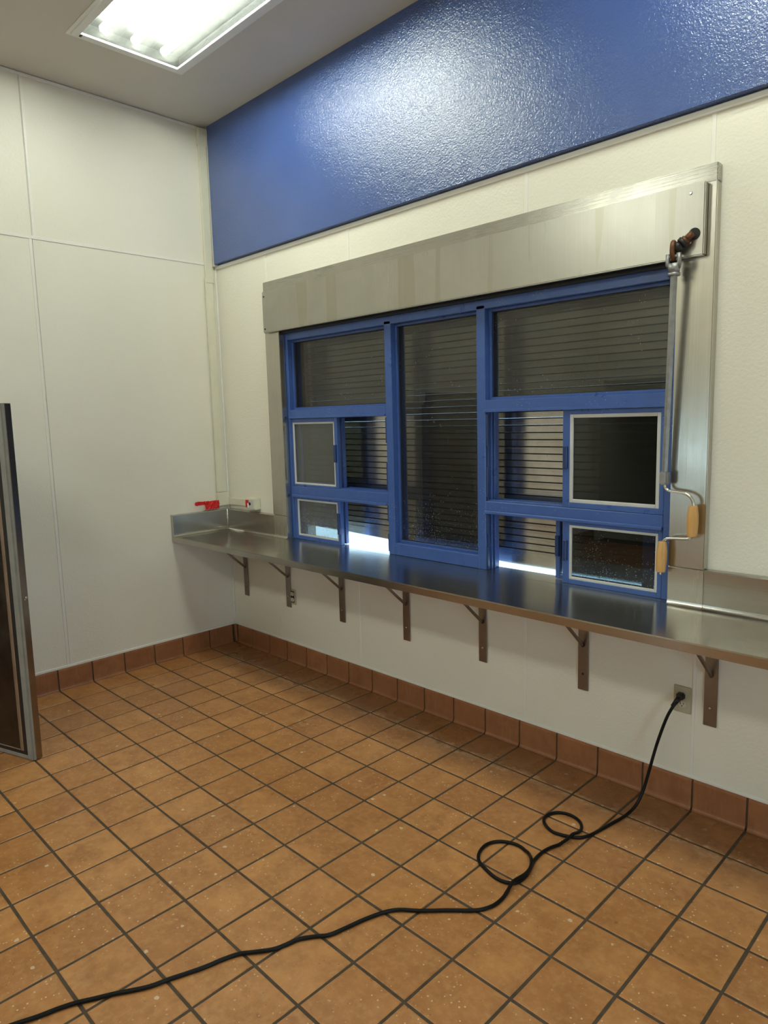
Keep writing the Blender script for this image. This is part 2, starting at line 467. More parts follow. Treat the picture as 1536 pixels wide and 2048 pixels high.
# blue upper panel band
band = tag(boxo('trim_1', BLUEWALL, None, .020, RX, W - .036, W + .004, 2.676, CZ, .002), kind='structure')
bm = new_bm(); bx(bm, LX, .0195, W - .030, W, 2.665, CZ - .002, .002); obj('end_cap_strip', bm, TRIM, band)
# left wall
bm = new_bm(); bx(bm, -.25, LX - .004, -5.5, W, -.12, 3.75)
wl = tag(obj('wall_left', bm, TRIM), kind='structure')
HZ = 2.680
ys = [-.0005 + W, -1.18, -2.40, -3.62, -4.84, FY]
for y1, y0 in zip(ys, ys[1:]):
    wall_panels(wl, [(y0, y1, .13, HZ), (y0, y1, HZ, CZ)], LX, 'y')
for y in ys[1:-1]:
    d = .012 if y == -1.18 else 0
    strip_v(wl, y + d, HZ + .004, CZ - .012, 'y', .015); strip_v(wl, y - d, .142, HZ - .010, 'y', .015)
bm = new_bm(); bx(bm, LX - .004, LX + .004, FY, W - .002, HZ - .012, HZ + .008, .002); obj('joint_strip', bm, SEAM, wl)
bm = new_bm(); bx(bm, LX - .004, LX + .005, FY, W - .002, .130, .145, .0015); obj('bottom_trim_strip', bm, TRIM, wl)
bm = new_bm(); bx(bm, LX - .004, LX + .005, FY, W - .002, CZ - .020, CZ - .003, .002); obj('top_trim_strip', bm, TRIM, wl)
# right wall and the wall behind the camera, with unseen openings sized for cool daylight
RY0, RY1 = -2.45, -1.75
bm = new_bm(); bx(bm, RX, RX + .2, -5.5, RY0, -.12, 3.75); bx(bm, RX, RX + .2, RY1, W, -.12, 3.75); bx(bm, RX, RX + .2, RY0, RY1, 1.50, 3.75); bx(bm, RX, RX + .2, RY0, RY1, -.12, .30)
wr = tag(obj('wall_right', bm, PANEL), kind='structure')
bm = new_bm(); bx(bm, RX - .015, RX + .01, RY0 - .05, RY0, .30, 1.55); bx(bm, RX - .015, RX + .01, RY1, RY1 + .05, .30, 1.55); bx(bm, RX - .015, RX + .01, RY0, RY1, 1.50, 1.55)
obj('window_casing', bm, BLUE, wr)
DX0, DX1, DZ0, DZ = 1.10, 1.55, .75, 1.45
bm = new_bm()
bx(bm, .85, DX0, FY - .2, FY, -.12, 3.75); bx(bm, -.25, .05, FY - .2, FY, -.12, 3.75); bx(bm, .05, .85, FY - .2, FY, 2.0, 3.75)
bx(bm, -.05, 1.0, FY - 2.2, FY - 2.1, -.12, 2.2); bx(bm, -.05, .05, FY - 2.1, FY - .2, -.12, 2.2); bx(bm, .85, 1.0, FY - 2.1, FY - .2, -.12, 2.2); bx(bm, -.05, 1.0, FY - 2.1, FY - .2, 2.1, 2.2); bx(bm, -.05, 1.0, FY - 2.1, FY - .2, -.12, 0)  # dark unseen recess added for black reflections in the panes
bx(bm, DX1, 5.85, FY - .2, FY, -.12, 3.75); bx(bm, DX0, DX1, FY - .2, FY, DZ, 3.75); bx(bm, DX0, DX1, FY - .2, FY, -.12, DZ0)
wf = tag(obj('wall_front', bm, PANEL), kind='structure')
bm = new_bm(); bx(bm, DX0 - .05, DX0, FY - .01, FY + .015, DZ0, DZ + .05); bx(bm, DX1, DX1 + .05, FY - .01, FY + .015, DZ0, DZ + .05); bx(bm, DX0, DX1, FY - .01, FY + .015, DZ, DZ + .05)
obj('window_casing', bm, BLUE, wf)
# ceiling
ceil = tag(boxo('ceiling', CEIL, None, -.25, 5.85, -5.5, .25, CZ, CZ + .15), kind='structure')
# outside ground and the pale ledge beyond the shutter
tag(boxo('ground', CONC, None, -12, 18, -18, 14, -.40, -.13), kind='structure')
tag(boxo('trim_2', CONC, None, .2, 3.7, .165, 1.1, .70, .795, .004), kind='structure')

# ------------------------------------------------------------------ cove base tiles
def cove_prof(th=.013):
    # (depth from wall, z): 0 = wall side
    pr = [(0, -.004), (.016, -.004), (.0155, .001), (.0115, .004), (.0085, .010), (.0075, .018), (.007, .118), (.005, .127), (.001, .130), (0, .130)]
    return pr
def cove_mesh(L):
    bm = new_bm(); pr = cove_prof(); h = L / 2
    A = [bm.verts.new((-h, -d, z)) for d, z in pr]; B = [bm.verts.new((h, -d, z)) for d, z in pr]
    n = len(pr)
    for i in range(n):
        f = bm.faces.new((A[i], A[(i + 1) % n], B[(i + 1) % n], B[i]))
    bm.faces.new(A[::-1]); bm.faces.new(B)
    return mesh('cove_tile', bm, COVE)
cmx = cove_mesh(TX - .0082); cmy = cove_mesh(TY - .0082)
bbk = tag(boxo('baseboard_back', GROUT, None, -.004, RX, W - .004, W + .004, 0, .129), kind='structure')
for i in range(27):
    o = bpy.data.objects.new('cove_tile', cmx); col.objects.link(o); o.parent = bbk
    x = (i + .5) * TX + (.010 if i == 0 else 0)
    if i == 0: o.scale = (.90, 1, 1)
    o.location = (x, W - .001 + random.uniform(-.0006, .0006), .001)
    o.rotation_euler = (0, 0, random.uniform(-.003, .003))
bm = new_bm(); bx(bm, LX + .004, .012, W - .020, W - .003, 0, .131, .004); obj('corner_piece', bm, COVE, bbk)
bbl = tag(boxo('baseboard_left', GROUT, None, LX - .004, LX + .004, FY, W - .02, 0, .129), kind='structure')
for j in range(25):
    o = bpy.data.objects.new('cove_tile', cmy); col.objects.link(o); o.parent = bbl
    y = -(j + .5) * TY - (.008 if j == 0 else 0)
    if j == 0: o.scale = (.92, 1, 1)
    o.location = (LX + .001 + random.uniform(-.0006, .0006), y, .001)
    o.rotation_euler = (0, 0, math.pi / 2 + random.uniform(-.003, .003))

# ------------------------------------------------------------------ ceiling troffers (recessed fluorescent lights)
def troffer(cx, cy, label):
    t = thing('ceiling_light', label, 'ceiling light', 'fluorescent ceiling lights', (cx, cy, CZ))
    L, Wd = 1.22, .61
    def ring(bm, l, w_, b, z0, z1, bev=.001):
        bx(bm, -l / 2, l / 2, -w_ / 2, -w_ / 2 + b, z0, z1, bev); bx(bm, -l / 2, l / 2, w_ / 2 - b, w_ / 2, z0, z1, bev)
        bx(bm, -l / 2, -l / 2 + b, -w_ / 2 + b, w_ / 2 - b, z0, z1, bev); bx(bm, l / 2 - b, l / 2, -w_ / 2 + b, w_ / 2 - b, z0, z1, bev)
    bm = new_bm(); ring(bm, L + .03, Wd + .03, .018, -.006, -.0005)
    obj('outer_frame', bm, WHITE, t)
    bm = new_bm(); ring(bm, L - .012, Wd - .012, .034, -.012, -.001)
    obj('door_frame', bm, WHITE, t)
    bm = new_bm(); bx(bm, -L / 2 + .035, L / 2 - .035, -Wd / 2 + .035, Wd / 2 - .035, -.0105, -.0085)
    obj('lens', bm, LENSM, t)
    bm = new_bm(); bx(bm, -.012, .012, -.006, .006, -.016, -.011, .002)
    l = obj('latch', bm, DARKIRON, t); l.location = (-L / 2 + .03, -Wd / 2 + .045, 0)
    bm = new_bm(); bx(bm, -L / 2 + .002, L / 2 - .002, -Wd / 2 + .002, Wd / 2 - .002, .068, .072)
    for sx in (-1, 1):
        bx(bm, sx * (L / 2 - .004) - .002, sx * (L / 2 - .004) + .002, -Wd / 2 + .002, Wd / 2 - .002, 0, .068)
        bx(bm, -L / 2 + .006, L / 2 - .006, sx * (Wd / 2 - .004) - .002, sx * (Wd / 2 - .004) + .002, 0, .068)
    obj('housing', bm, HOUSING, t)
    for k in (-1, 0, 1):
        bm = new_bm(); cyl(bm, (-.53, 0, 0), (.53, 0, 0), .019, n=12)
        o = obj('lamp_tube', bm, TUBEM, t); o.location = (0, k * .165, .032)
    return t
# the housings are real recesses: cut the ceiling open above each light
lights = [(1.172, -.812, 'white framed fluorescent ceiling light nearest the blue panel'),
          (3.62, -.812, 'fluorescent ceiling light above the right end of the counter'),
          (1.172, -3.95, 'fluorescent ceiling light towards the doorway, near the left wall'),
          (3.62, -3.95, 'fluorescent ceiling light behind the viewer')]
bm = new_bm()
X = sorted([-.25, 5.85] + [v for c in ((1.172), (3.62)) for v in (c - .61, c + .61)])
Y = sorted([-5.5, .25] + [v for c in ((-.812), (-3.95)) for v in (c - .305, c + .305)])
for i in range(len(X) - 1):
    for j in range(len(Y) - 1):
        hole = i in (1, 3) and j in (1, 3)
        bx(bm, X[i], X[i + 1], Y[j], Y[j + 1], (CZ + .075) if hole else CZ, CZ + .15)
bmesh.ops.remove_doubles(bm, verts=bm.verts, dist=1e-5)
old = ceil.data; ceil.data = mesh('ceiling', bm, CEIL); bpy.data.meshes.remove(old)
for cx, cy, lab in lights: troffer(cx, cy, lab)

# ------------------------------------------------------------------ serving window
win = bpy.data.objects.new('window_1', None); col.objects.link(win)
tag(win, kind='structure')
FY0, FY1 = .020, .132
def bar(name, x0, x1, z0, z1, y0=FY0, y1=FY1, mat=BLUE, bev=.0025, parent=win):
    return boxo(name, mat, parent, x0, x1, y0, y1, z0, z1, bev)
bar('frame_post', .690, .745, .847, 2.20); bar('frame_post', 3.146, 3.214, .847, 2.20)
bar('mullion', 1.600, 1.650, .847, 2.12); bar('mullion', 2.222, 2.272, .847, 2.12)
bar('top_rail', .745, 3.146, 2.102, 2.29)
boxo('head_gap_shade', BLACK, win, .7205, 3.1935, -.004, .0195, 2.143, 2.2065)  # black strip standing in for the shaded gap under the cover
bar('cross_rail', .745, 1.600, 1.617, 1.672); bar('cross_rail', 2.272, 3.146, 1.620, 1.677)
bar('cross_rail', .745, 1.600, 1.128, 1.190); bar('cross_rail', 2.272, 3.146, 1.138, 1.190)
bar('bottom_rail', 1.650, 2.222, .848, .915)
# drip lips along the cross rails
for x0, x1, z in ((.745, 1.598, 1.628), (2.272, 3.146, 1.631), (.745, 1.598, 1.132), (2.272, 3.146, 1.142)):
    bar('rail_lip', x0, x1, z - .012, z + .002, .008, .022, BLUE, .002)
def ring_bm(x0, x1, z0, z1, b, y0, y1, bev=.0015):
    bm = new_bm()
    bx(bm, x0, x0 + b, y0, y1, z0, z1, bev); bx(bm, x1 - b, x1, y0, y1, z0, z1, bev)
    bx(bm, x0 + b, x1 - b, y0, y1, z0, z0 + b, bev); bx(bm, x0 + b, x1 - b, y0, y1, z1 - b, z1, bev)
    return bm
for x0, x1, z0, z1 in ((.745, 1.600, 1.672, 2.102), (1.650, 2.222, .915, 2.102), (2.272, 3.146, 1.677, 2.102)):
    obj('glazing_bead', ring_bm(x0, x1, z0, z1, .013, .052, .066), BLUE, win)
    obj('glazing_seal', ring_bm(x0 + .009, x1 - .009, z0 + .009, z1 - .009, .008, .0665, .0715), BLACK, win)
    boxo('glass_pane', GLASS, win, x0 + .006, x1 - .006, .072, .077, z0 + .006, z1 - .006)
bm = new_bm(); bx(bm, .7205, 3.1935, -.0125, .131, .835, .847); uv_yx(obj('sill', bm, COUNTER, win).data)
# four sliding serving openings: a fixed sash, and a second sash slid behind it
def sash(x0, x1, z0, z1, y0, y1, bl, br, bb, bt, gasket, handle=None, gm=None):
    s = obj('sash_frame', (lambda bm: (bx(bm, x0, x0 + bl, y0, y1, z0, z1, .0015), bx(bm, x1 - br, x1, y0, y1, z0, z1, .0015),
            bx(bm, x0 + bl, x1 - br, y0, y1, z0, z0 + bb, .0015), bx(bm, x0 + bl, x1 - br, y0, y1, z1 - bt, z1, .0015), bm)[-1])(new_bm()), BLUE, win)
    gx0, gx1, gz0, gz1 = x0 + bl, x1 - br, z0 + bb, z1 - bt
    if gasket: obj('gasket', ring_bm(gx0 - .001, gx1 + .001, gz0 - .001, gz1 + .001, gasket, y0 + .001, y0 + .010, .002), GASKET, s)
    boxo('glass_pane', gm or GLASS2, s, gx0, gx1, (y0 + y1) / 2 - .003, (y0 + y1) / 2 + .003, gz0, gz1)
    if handle:
        hx, hz0, hz1 = handle
        bm = new_bm(); bx(bm, hx - .010, hx + .010, y0 - .012, y0 + .002, hz0, hz1, .002)
        cyl(bm, (hx, y0 - .015, hz0 + .012), (hx, y0 - .010, hz0 + .012), .004, n=8); cyl(bm, (hx, y0 - .015, hz1 - .012), (hx, y0 - .010, hz1 - .012), .004, n=8)
        obj('pull_handle', bm, DKBLUE, s)
    return s
# left pair (fixed sash on the left)
sash(.746, 1.186, 1.191, 1.616, .024, .050, .014, .028, .012, .024, .012, (1.168, 1.35, 1.455), GLASS3)
sash(.752, 1.176, 1.196, 1.612, .074, .098, .03, .060, .02, .02, 0)
sash(.746, 1.192, .848, 1.127, .024, .050, .030, .026, .024, .020, .012, (1.180, .915, 1.045), GLASS3)
sash(.752, 1.180, .850, 1.124, .074, .098, .03, .045, .018, .016, 0, None, GLASS)
# right pair (fixed sash on the right)
sash(2.690, 3.145, 1.191, 1.619, .024, .050, .034, .020, .024, .020, .016, (2.706, 1.362, 1.462))
sash(2.672, 3.140, 1.196, 1.615, .074, .098, .030, .03, .02, .02, 0)
sash(2.693, 3.145, .848, 1.137, .024, .050, .033, .019, .022, .024, .012, (2.708, .952, 1.045))
sash(2.628, 3.090, .850, 1.134, .074, .098, .022, .05, .02, .018, 0, (2.640, .955, 1.05))
# running tracks on the jambs, heads and sills of the openings
for x in (2.272,):
    for z0, z1 in ((1.190, 1.620), (.848, 1.138)):
        for y in (.034, .060, .086):
            bm = new_bm(); bx(bm, x - .001, x + .010, y - .004, y + .004, z0, z1, .001); obj('jamb_track', bm, DKBLUE if y < .05 else BLUE, win)
        bm = new_bm(); bx(bm, x + .0005, x + .012, .022, .030, z0 + .02, z0 + (z1 - z0) * .38, .001); bx(bm, x + .0005, x + .012, .022, .030, z0 + (z1 - z0) * .62, z1 - .01, .001)
        obj('strike_plate', bm, DKBLUE, win)
for z0, z1 in ((1.190, 1.617), (.848, 1.128)):
    bm = new_bm(); bx(bm, 1.588, 1.601, .026, .034, z0 + .012, z0 + (z1 - z0) * .40, .001); bx(bm, 1.588, 1.601, .026, .034, z0 + (z1 - z0) * .65, z1 - .008, .001)
    obj('strike_plate', bm, DKBLUE, win)
for x0, x1, z in ((1.18, 1.600, 1.190), (2.272, 2.69, 1.190)):
    for y in (.036, .061, .110):
        bm = new_bm(); bx(bm, x0, x1, y - .003, y + .003, z - .001, z + .007, .001); obj('sill_track', bm, BLUE, win)

# ------------------------------------------------------------------ roller shutter outside
sh = thing('roller_shutter', 'stainless slatted roller shutter seen behind the blue window panes', 'shutter')
PIT = .0341; SY = .190
def slat_mesh():
    bm = new_bm()
    prof = [(0.0, .0003), (0.0, .0150), (-.0004, .0285), (.0055, .0262), (.0055, .0342), (.009, .0342), (.009, .0003)]
    prism_x(bm, prof, .70, 3.21)
    me = mesh('slat', bm, STEEL_S); me.materials.append(GROOVE_SHADE)
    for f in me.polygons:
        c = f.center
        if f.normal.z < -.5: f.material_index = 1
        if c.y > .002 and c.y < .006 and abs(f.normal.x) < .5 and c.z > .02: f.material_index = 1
    return me
sm = slat_mesh()
z = .906
while z < 2.42:
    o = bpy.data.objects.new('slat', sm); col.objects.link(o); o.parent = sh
    o.location = (0, SY + random.uniform(-.0004, .0004), z); o.rotation_euler = (random.uniform(-.004, .004), 0, 0)
    z += PIT
bm = new_bm()
def barz(x): return .852 + .035 * max(0.0, 2.30 - x)
prev = None
for k in range(26):
    x = .70 + 2.51 * k / 25; zz = barz(x)
    r = [bm.verts.new(q) for q in ((x, SY - .004, zz + .008), (x, SY - .004, zz + .056), (x, SY + .014, zz + .056), (x, SY + .014, zz), (x, SY + .002, zz))]
    if prev:
        for i in range(5): bm.faces.new((prev[i], prev[(i + 1) % 5], r[(i + 1) % 5], r[i]))
    else: bm.faces.new(r)
    prev = r
bm.faces.new(prev[::-1]); obj('bottom_bar', bm, STEEL_S, sh)
bm = new_bm(); bx(bm, .66, .705, .161, .225, .797, 2.60); obj('guide_rail', bm, STEEL_B, sh)
bm = new_bm(); bx(bm, 3.205, 3.25, .161, .225, .797, 2.60); obj('guide_rail', bm, STEEL_B, sh)
bm = new_bm(); bx(bm, .66, 3.25, .161, .42, 2.35, 2.36); bx(bm, .66, 3.25, .41, .42, 2.36, 2.62); bx(bm, .66, 3.25, .161, .42, 2.62, 2.63)
bx(bm, .655, .66, .161, .42, 2.35, 2.63); bx(bm, 3.25, 3.255, .161, .42, 2.35, 2.63); bx(bm, .705, 3.205, .24, .25, 2.28, 2.35); obj('hood', bm, STEEL_B, sh)

# ------------------------------------------------------------------ stainless window surround
F = -.025
sur = thing('window_surround', 'stainless steel casing around the blue serving window', 'window casing')
def casing(name, x0, x1, z0, z1, mat=STEEL_Z):
    bm = new_bm(); bx(bm, x0, x1, F, W - .0005, z0, z1, .003, 2); return obj(name, bm, mat, sur)
casing('jamb', .577, .724, .996, 2.4065)
casing('jamb', 3.190, 3.326, 1.000, 2.4065)
casing('head', .577, 3.326, 2.407, 2.470, STEEL_H)
casing('head', .724, 3.190, 2.207, 2.4065, STEEL_C)
for x0, x1 in ((.690, .720), (3.194, 3.2155)):
    bm = new_bm(); bx(bm, x0, x1, W, .0195, .87, 2.20, .001); obj('reveal_strip', bm, BLUE, sur)
cov = thing('shutter_cover_plate', 'long stainless cover box with drip streaks above the serving window', 'cover plate')
bm = new_bm(); bx(bm, .604, 3.296, F - .030, F - .0006, 2.155, 2.4065, .004, 2)
obj('cover_panel', bm, STEEL_C, cov)
for x, z in ((.625, 2.375), (.625, 2.178), (3.245, 2.375), (3.247, 2.205)):
    bm = new_bm(); cyl(bm, (x, F - .0305, z), (x, F - .0335, z), .0065, .004, 10); obj('screw', bm, DARKIRON if x < 1 else CHROME, cov)
CH = (3.262, F - .0302, 2.232)
bm = new_bm()
cyl(bm, CH, (CH[0], CH[1] - .002, CH[2]), .021, n=24); obj('crank_hole', bm, DARK, cov)

# ------------------------------------------------------------------ crank
cr = thing('shutter_crank', 'grey crank rod with two wooden grips hanging at the window right side', 'crank')
eye = Vector((3.2056, -.096, 2.178))
hole = Vector(CH) + Vector((0, -.014, 0))
d = (eye - hole)
bm = new_bm(); tube(bm, [hole, hole + d * .38], .0125, 12); cyl(bm, hole + d * .34, hole + d * .50, .017, n=14); obj('shaft', bm, RUST, cr)
bm = new_bm(); cyl(bm, hole + d * .46, hole + d * .62, .021, .019, 14); cyl(bm, hole + d * .62, hole + d * .90, .015, .022, 14); obj('universal_joint', bm, DARKIRON, cr)
bm = new_bm()   # eye ring
rp = [eye + Vector((-.004 * math.sin(t), .022 * math.sin(t), .030 * math.cos(t))) for t in [2 * math.pi * k / 18 for k in range(19)]]
tube(bm, rp, .0085, 8, False); obj('eye_ring', bm, RUST, cr)
top = Vector((3.2060, -.086, 2.091)); bot = Vector((3.1850, -.068, 1.370))
bm = new_bm()   # clevis fork on the head of the tube
for sx in (-1, 1):
    tube(bm, [eye + Vector((sx * .020, 0, -.010)), eye + Vector((sx * .021, .003, -.045)), top + Vector((sx * .012, 0, .030))], [.0085, .009, .012], 8)
cyl(bm, top + Vector((0, 0, .042)), top + Vector((0, 0, .008)), .024, .0175, 14); cyl(bm, top + Vector((0, 0, .010)), top, .022, .022, 14)
cyl(bm, eye + Vector((-.026, 0, -.020)), eye + Vector((.026, 0, -.020)), .006, n=8)
obj('fork', bm, GALV, cr)
bm = new_bm(); cyl(bm, top + Vector((0, 0, .004)), bot, .0125, .0120, 6)
for f in bm.faces: f.smooth = False
obj('tube', bm, GALV, cr)
bm = new_bm(); bx(bm, bot.x - .0155, bot.x + .0155, bot.y - .0145, bot.y + .0145, bot.z - .048, bot.z + .006, .005, 2); obj('collar', bm, GALV, cr)
rod1 = [(3.1855, -0.0680, 1.3267), (3.1880, -0.0680, 1.3125), (3.1985, -0.0680, 1.3029), (3.2185, -0.0680, 1.2993), (3.2445, -0.0680, 1.2968), (3.2675, -0.0680, 1.2923), (3.2855, -0.0680, 1.2811), (3.2955, -0.0680, 1.2619), (3.2970, -0.0680, 1.2386)]
bm = new_bm(); tube(bm, catmull(rod1, 4), .0058, 10)
obj('bent_rod', bm, CHROME, cr)
bm = new_bm()
rod2 = [(3.2960, -0.0680, 1.1445), (3.2940, -0.0680, 1.1333), (3.2855, -0.0680, 1.1242), (3.2705, -0.0680, 1.1212), (3.2415, -0.0680, 1.1192), (3.2145, -0.0680, 1.1171), (3.1955, -0.0680, 1.1121), (3.1855, -0.0680, 1.0999), (3.1835, -0.0680, 1.0888)]
tube(bm, catmull(rod2, 4), .0058, 10)
obj('bent_rod', bm, CHROME, cr)
bm = new_bm(); cyl(bm, (3.1810, -0.0680, 0.9926), (3.1800, -0.0680, 0.9703), .0062, n=10); obj('rod_tip', bm, CHROME, cr)
def grip(p0, p1):
    bm = new_bm(); p0 = Vector(p0); p1 = Vector(p1)
    ks = (0, .04, .3, .6, .96, 1.0); rs = (.0140, .0158, .0200, .0205, .0180, .0165)
    rings = []
    dd = p1 - p0; a = Vector((1, 0, 0)); b = Vector((0, 1, 0))
    for k, r in zip(ks, rs):
        rings.append([bm.verts.new(p0 + dd * k + (a * math.cos(math.pi / 4 * j + .39) + b * math.sin(math.pi / 4 * j + .39)) * r) for j in range(8)])
    for q, s in zip(rings, rings[1:]):
        for j in range(8): bm.faces.new((q[j], q[(j + 1) % 8], s[(j + 1) % 8], s[j]))
    bm.faces.new(rings[0][::-1]); bm.faces.new(rings[-1])
    return obj('wooden_grip', bm, WOOD, cr)
grip((3.2960, -0.0680, 1.2497), (3.2950, -0.0680, 1.1323))
grip((3.1835, -0.0680, 1.1019), (3.1800, -0.0680, 0.9815))

# ------------------------------------------------------------------ steel counter
ctr = thing('steel_counter', 'long stainless steel shelf counter under the serving window', 'counter')
CT, CF = .847, -.447
bm = new_bm(); bx(bm, LX + .001, 5.55, CF, F + .012, CT - .012, CT, .0025, 2);
uv_yx(obj('counter_top', bm, COUNTER, ctr).data)
bm = new_bm(); bx(bm, LX + .001, 5.55, CF - .0015, CF + .012, CT - .036, CT - .001, .003, 2); obj('front_lip', bm, STEEL_X, ctr)
def splash_prof(h, th=.035):
    p = []
    R_ = .018
    for k in range(6):
        a = math.pi / 2 * k / 5
        p.append((-R_ + R_ * math.sin(a), R_ - R_ * math.cos(a)))     # cove from counter up to the face
    p += [(0, h - .004), (.004, h), (th, h), (th, -.001), (-R_, -.001)]
    return p
def splash(x0, x1, h, name='backsplash', mat=STEEL_X):
    bm = new_bm(); prism_x(bm, [(F + y, CT + z) for y, z in splash_prof(h, W - F - .0035)], x0, x1)
    return obj(name, bm, mat, ctr)
splash(.022, .577, .145); splash(3.328, 5.55, .152)
splash(.5785, .7235, .148, 'jamb_splash', STEEL_Z); splash(3.1905, 3.3265, .152, 'jamb_splash', STEEL_Z)
bm = new_bm(); b = bmesh.new(); prism_x(b, [(y, z) for y, z in splash_prof(.145, .035)], CF, F)
# turn: run along y against the left wall, face towards +x
mt = Matrix(((0, -1, 0, .0195), (1, 0, 0, 0), (0, 0, 1, CT), (0, 0, 0, 1)))
merge(bm, b, mt); obj('side_splash', bm, STEEL_X, ctr)
bm = new_bm(); cyl(bm, (.021, F + .001, CT + .002), (.021, F + .001, CT + .146), .006, n=10); obj('corner_weld', bm, CHROME, ctr)
# brackets under it
brl = ['dark steel shelf bracket closest to the room corner', 'steel shelf bracket partly covering the small low outlet', 'third steel shelf bracket from the corner, under the left opening',
       'steel shelf bracket under the tall middle window pane', 'steel shelf bracket below the mullion right of the middle pane', 'pitted rusty steel shelf bracket left of the plugged-in outlet',
       'steel shelf bracket right of the plugged-in outlet']
for k, (x, lab) in enumerate(zip((.166, .659, 1.195, 1.733, 2.258, 2.811, 3.358), brl)):
    zb = .374 + (k % 3) * .001
    t = thing('shelf_bracket', lab, 'bracket', 'brackets under the counter', (x, W, zb))
    bm = new_bm(); bx(bm, -.0245, .0245, -.0095, -.0035, 0, .435, .001); obj('wall_plate', bm, STEEL_B, t)
    bm = new_bm(); bx(bm, -.019, .019, -.40, -.0095, .431, .437, .001); obj('support_arm', bm, STEEL_B, t)
    bm = new_bm(); tube(bm, [(0, -.010, .205), (0, -.022, .216), (0, -.262, .431)], .0075, 10); obj('diagonal_brace', bm, STEEL_B, t)
    for zz in (.075,):
        bm = new_bm(); cyl(bm, (0, -.0093, zz), (0, -.0135, zz), .0065, .004, 10); obj('screw', bm, CHROME if k != 5 else DARKIRON, t)

# ------------------------------------------------------------------ outlets, plug and cord
def duplex(parent, cx, cz, y, covered=False):
    for s in (1, -1):
        if covered and s == 1: pass
        z = cz + s * .0195
        bm = new_bm(); cyl(bm, (cx, y + .003, z), (cx, y - .0022, z), .0165, .0155, 20)
        for v in bm.verts:
            v.co.z = z + max(-.0125, min(.0125, v.co.z - z))
        f = obj('receptacle', bm, SOCKET, parent)
        bm = new_bm(); bx(bm, cx - .0075, cx - .0052, y - .003, y - .0018, z - .001, z + .008); bx(bm, cx + .0052, cx + .0075, y - .003, y - .0018, z, z + .007)
        cyl(bm, (cx, y - .0018, z - .007), (cx, y - .003, z - .007), .0026, n=10); obj('slot', bm, DARK, f)
out1 = thing('wall_outlet', 'beige duplex wall outlet with a black plug in it', 'outlet')
bm = new_bm(); bx(bm, 3.214, 3.284, W - .006, W - .0005, .397, .509, .0025, 2); obj('cover_plate', bm, IVORY, out1)
duplex(out1, 3.249, .453, W - .006)
bm = new_bm(); cyl(bm, (3.249, W - .0058, .453), (3.249, W - .0075, .453), .003, n=10); obj('screw', bm, IVORY, out1)
out2 = thing('wall_outlet', 'small wall outlet half hidden behind a shelf bracket', 'outlet')
bm = new_bm(); bx(bm, .664, .734, W - .006, W - .0005, .400, .503, .0025, 2); obj('cover_plate', bm, IVORY, out2)
bm = new_bm(); bx(bm, .684, .718, W - .0085, W - .0055, .412, .490, .002); obj('dark_insert', bm, DARK, out2)
duplex(out2, .701, .4515, W - .009)

cord = thing('power_cord', 'black power cord plugged into the outlet and looped across the tiles', 'cord')
bm = new_bm()
bx(bm, 3.2335, 3.2645, W - .036, W - .0095, .4590, .4860, .006, 2)
cyl(bm, (3.246, W - .026, .466), (3.226, W - .048, .430), .0115, .0072, 12)
obj('plug', bm, BLACK, cord)
drop = [(3.240, -.022, .452), (3.228, -.040, .424), (3.212, -.054, .378), (3.188, -.076, .275), (3.171, -.100, .170), (3.160, -.130, .085), (3.148, -.165, .034), (3.134, -.205, .010)]
fl = [(3.126, -.255), (3.115, -.315), (3.097, -.416), (3.08, -.463), (3.057, -.486), (3.024, -.502), (2.98, -.511), (2.937, -.493), (2.907, -.461), (2.903, -.417), (2.926, -.379), (2.968, -.364), (3.013, -.376), (3.043, -.408), (3.054, -.449), (3.051, -.496), (3.042, -.553), (3.024, -.604), (3.017, -.652), (3.021, -.705), (3.034, -.748), (3.047, -.799), (3.045, -.848), (3.021, -.873), (2.977, -.88), (2.916, -.863), (2.874, -.842), (2.848, -.803), (2.839, -.752), (2.854, -.71), (2.888, -.683), (2.932, -.672), (2.979, -.687), (3.017, -.72), (3.042, -.762), (3.05, -.808), (3.042, -.871), (3.052, -.926), (3.055, -.98), (3.045, -1.021), (3.021, -1.059), (2.955, -1.12), (2.893, -1.181), (2.84, -1.224), (2.812, -1.266), (2.789, -1.332), (2.775, -1.39), (2.758, -1.453), (2.734, -1.484), (2.703, -1.528), (2.692, -1.569), (2.678, -1.61), (2.645, -1.656), (2.618, -1.691), (2.6, -1.737), (2.589, -1.781), (2.574, -1.826), (2.55, -1.888), (2.534, -1.937), (2.509, -1.981), (2.482, -2.024), (2.459, -2.067), (2.435, -2.11), (2.418, -2.154), (2.405, -2.199), (2.388, -2.242), (2.347, -2.348), (2.266, -2.489), (2.20, -2.66), (2.18, -2.9)]
RC = .0062
path = catmull(drop + [(x, y, RC + .0006) for x, y in fl], 4)
nd = len(drop) * 4
base = [p.copy() for p in path]
lift = [0.0] * len(path)
for i in range(nd, len(path)):
    for j in range(nd, i - 14):
        if (base[i].xy - base[j].xy).length < .0135: lift[i] = 2 * RC + lift[j] * .5
for _ in range(4):
    lift = [max(lift[i], .72 * max(lift[max(i - 1, 0)], lift[min(i + 1, len(path) - 1)])) if lift[i] < .011 else lift[i] for i in range(len(path))]
for i in range(nd, len(path)): path[i].z += lift[i]
bm = new_bm(); tube(bm, path, RC, 10); obj('cable', bm, CORDM, cord)

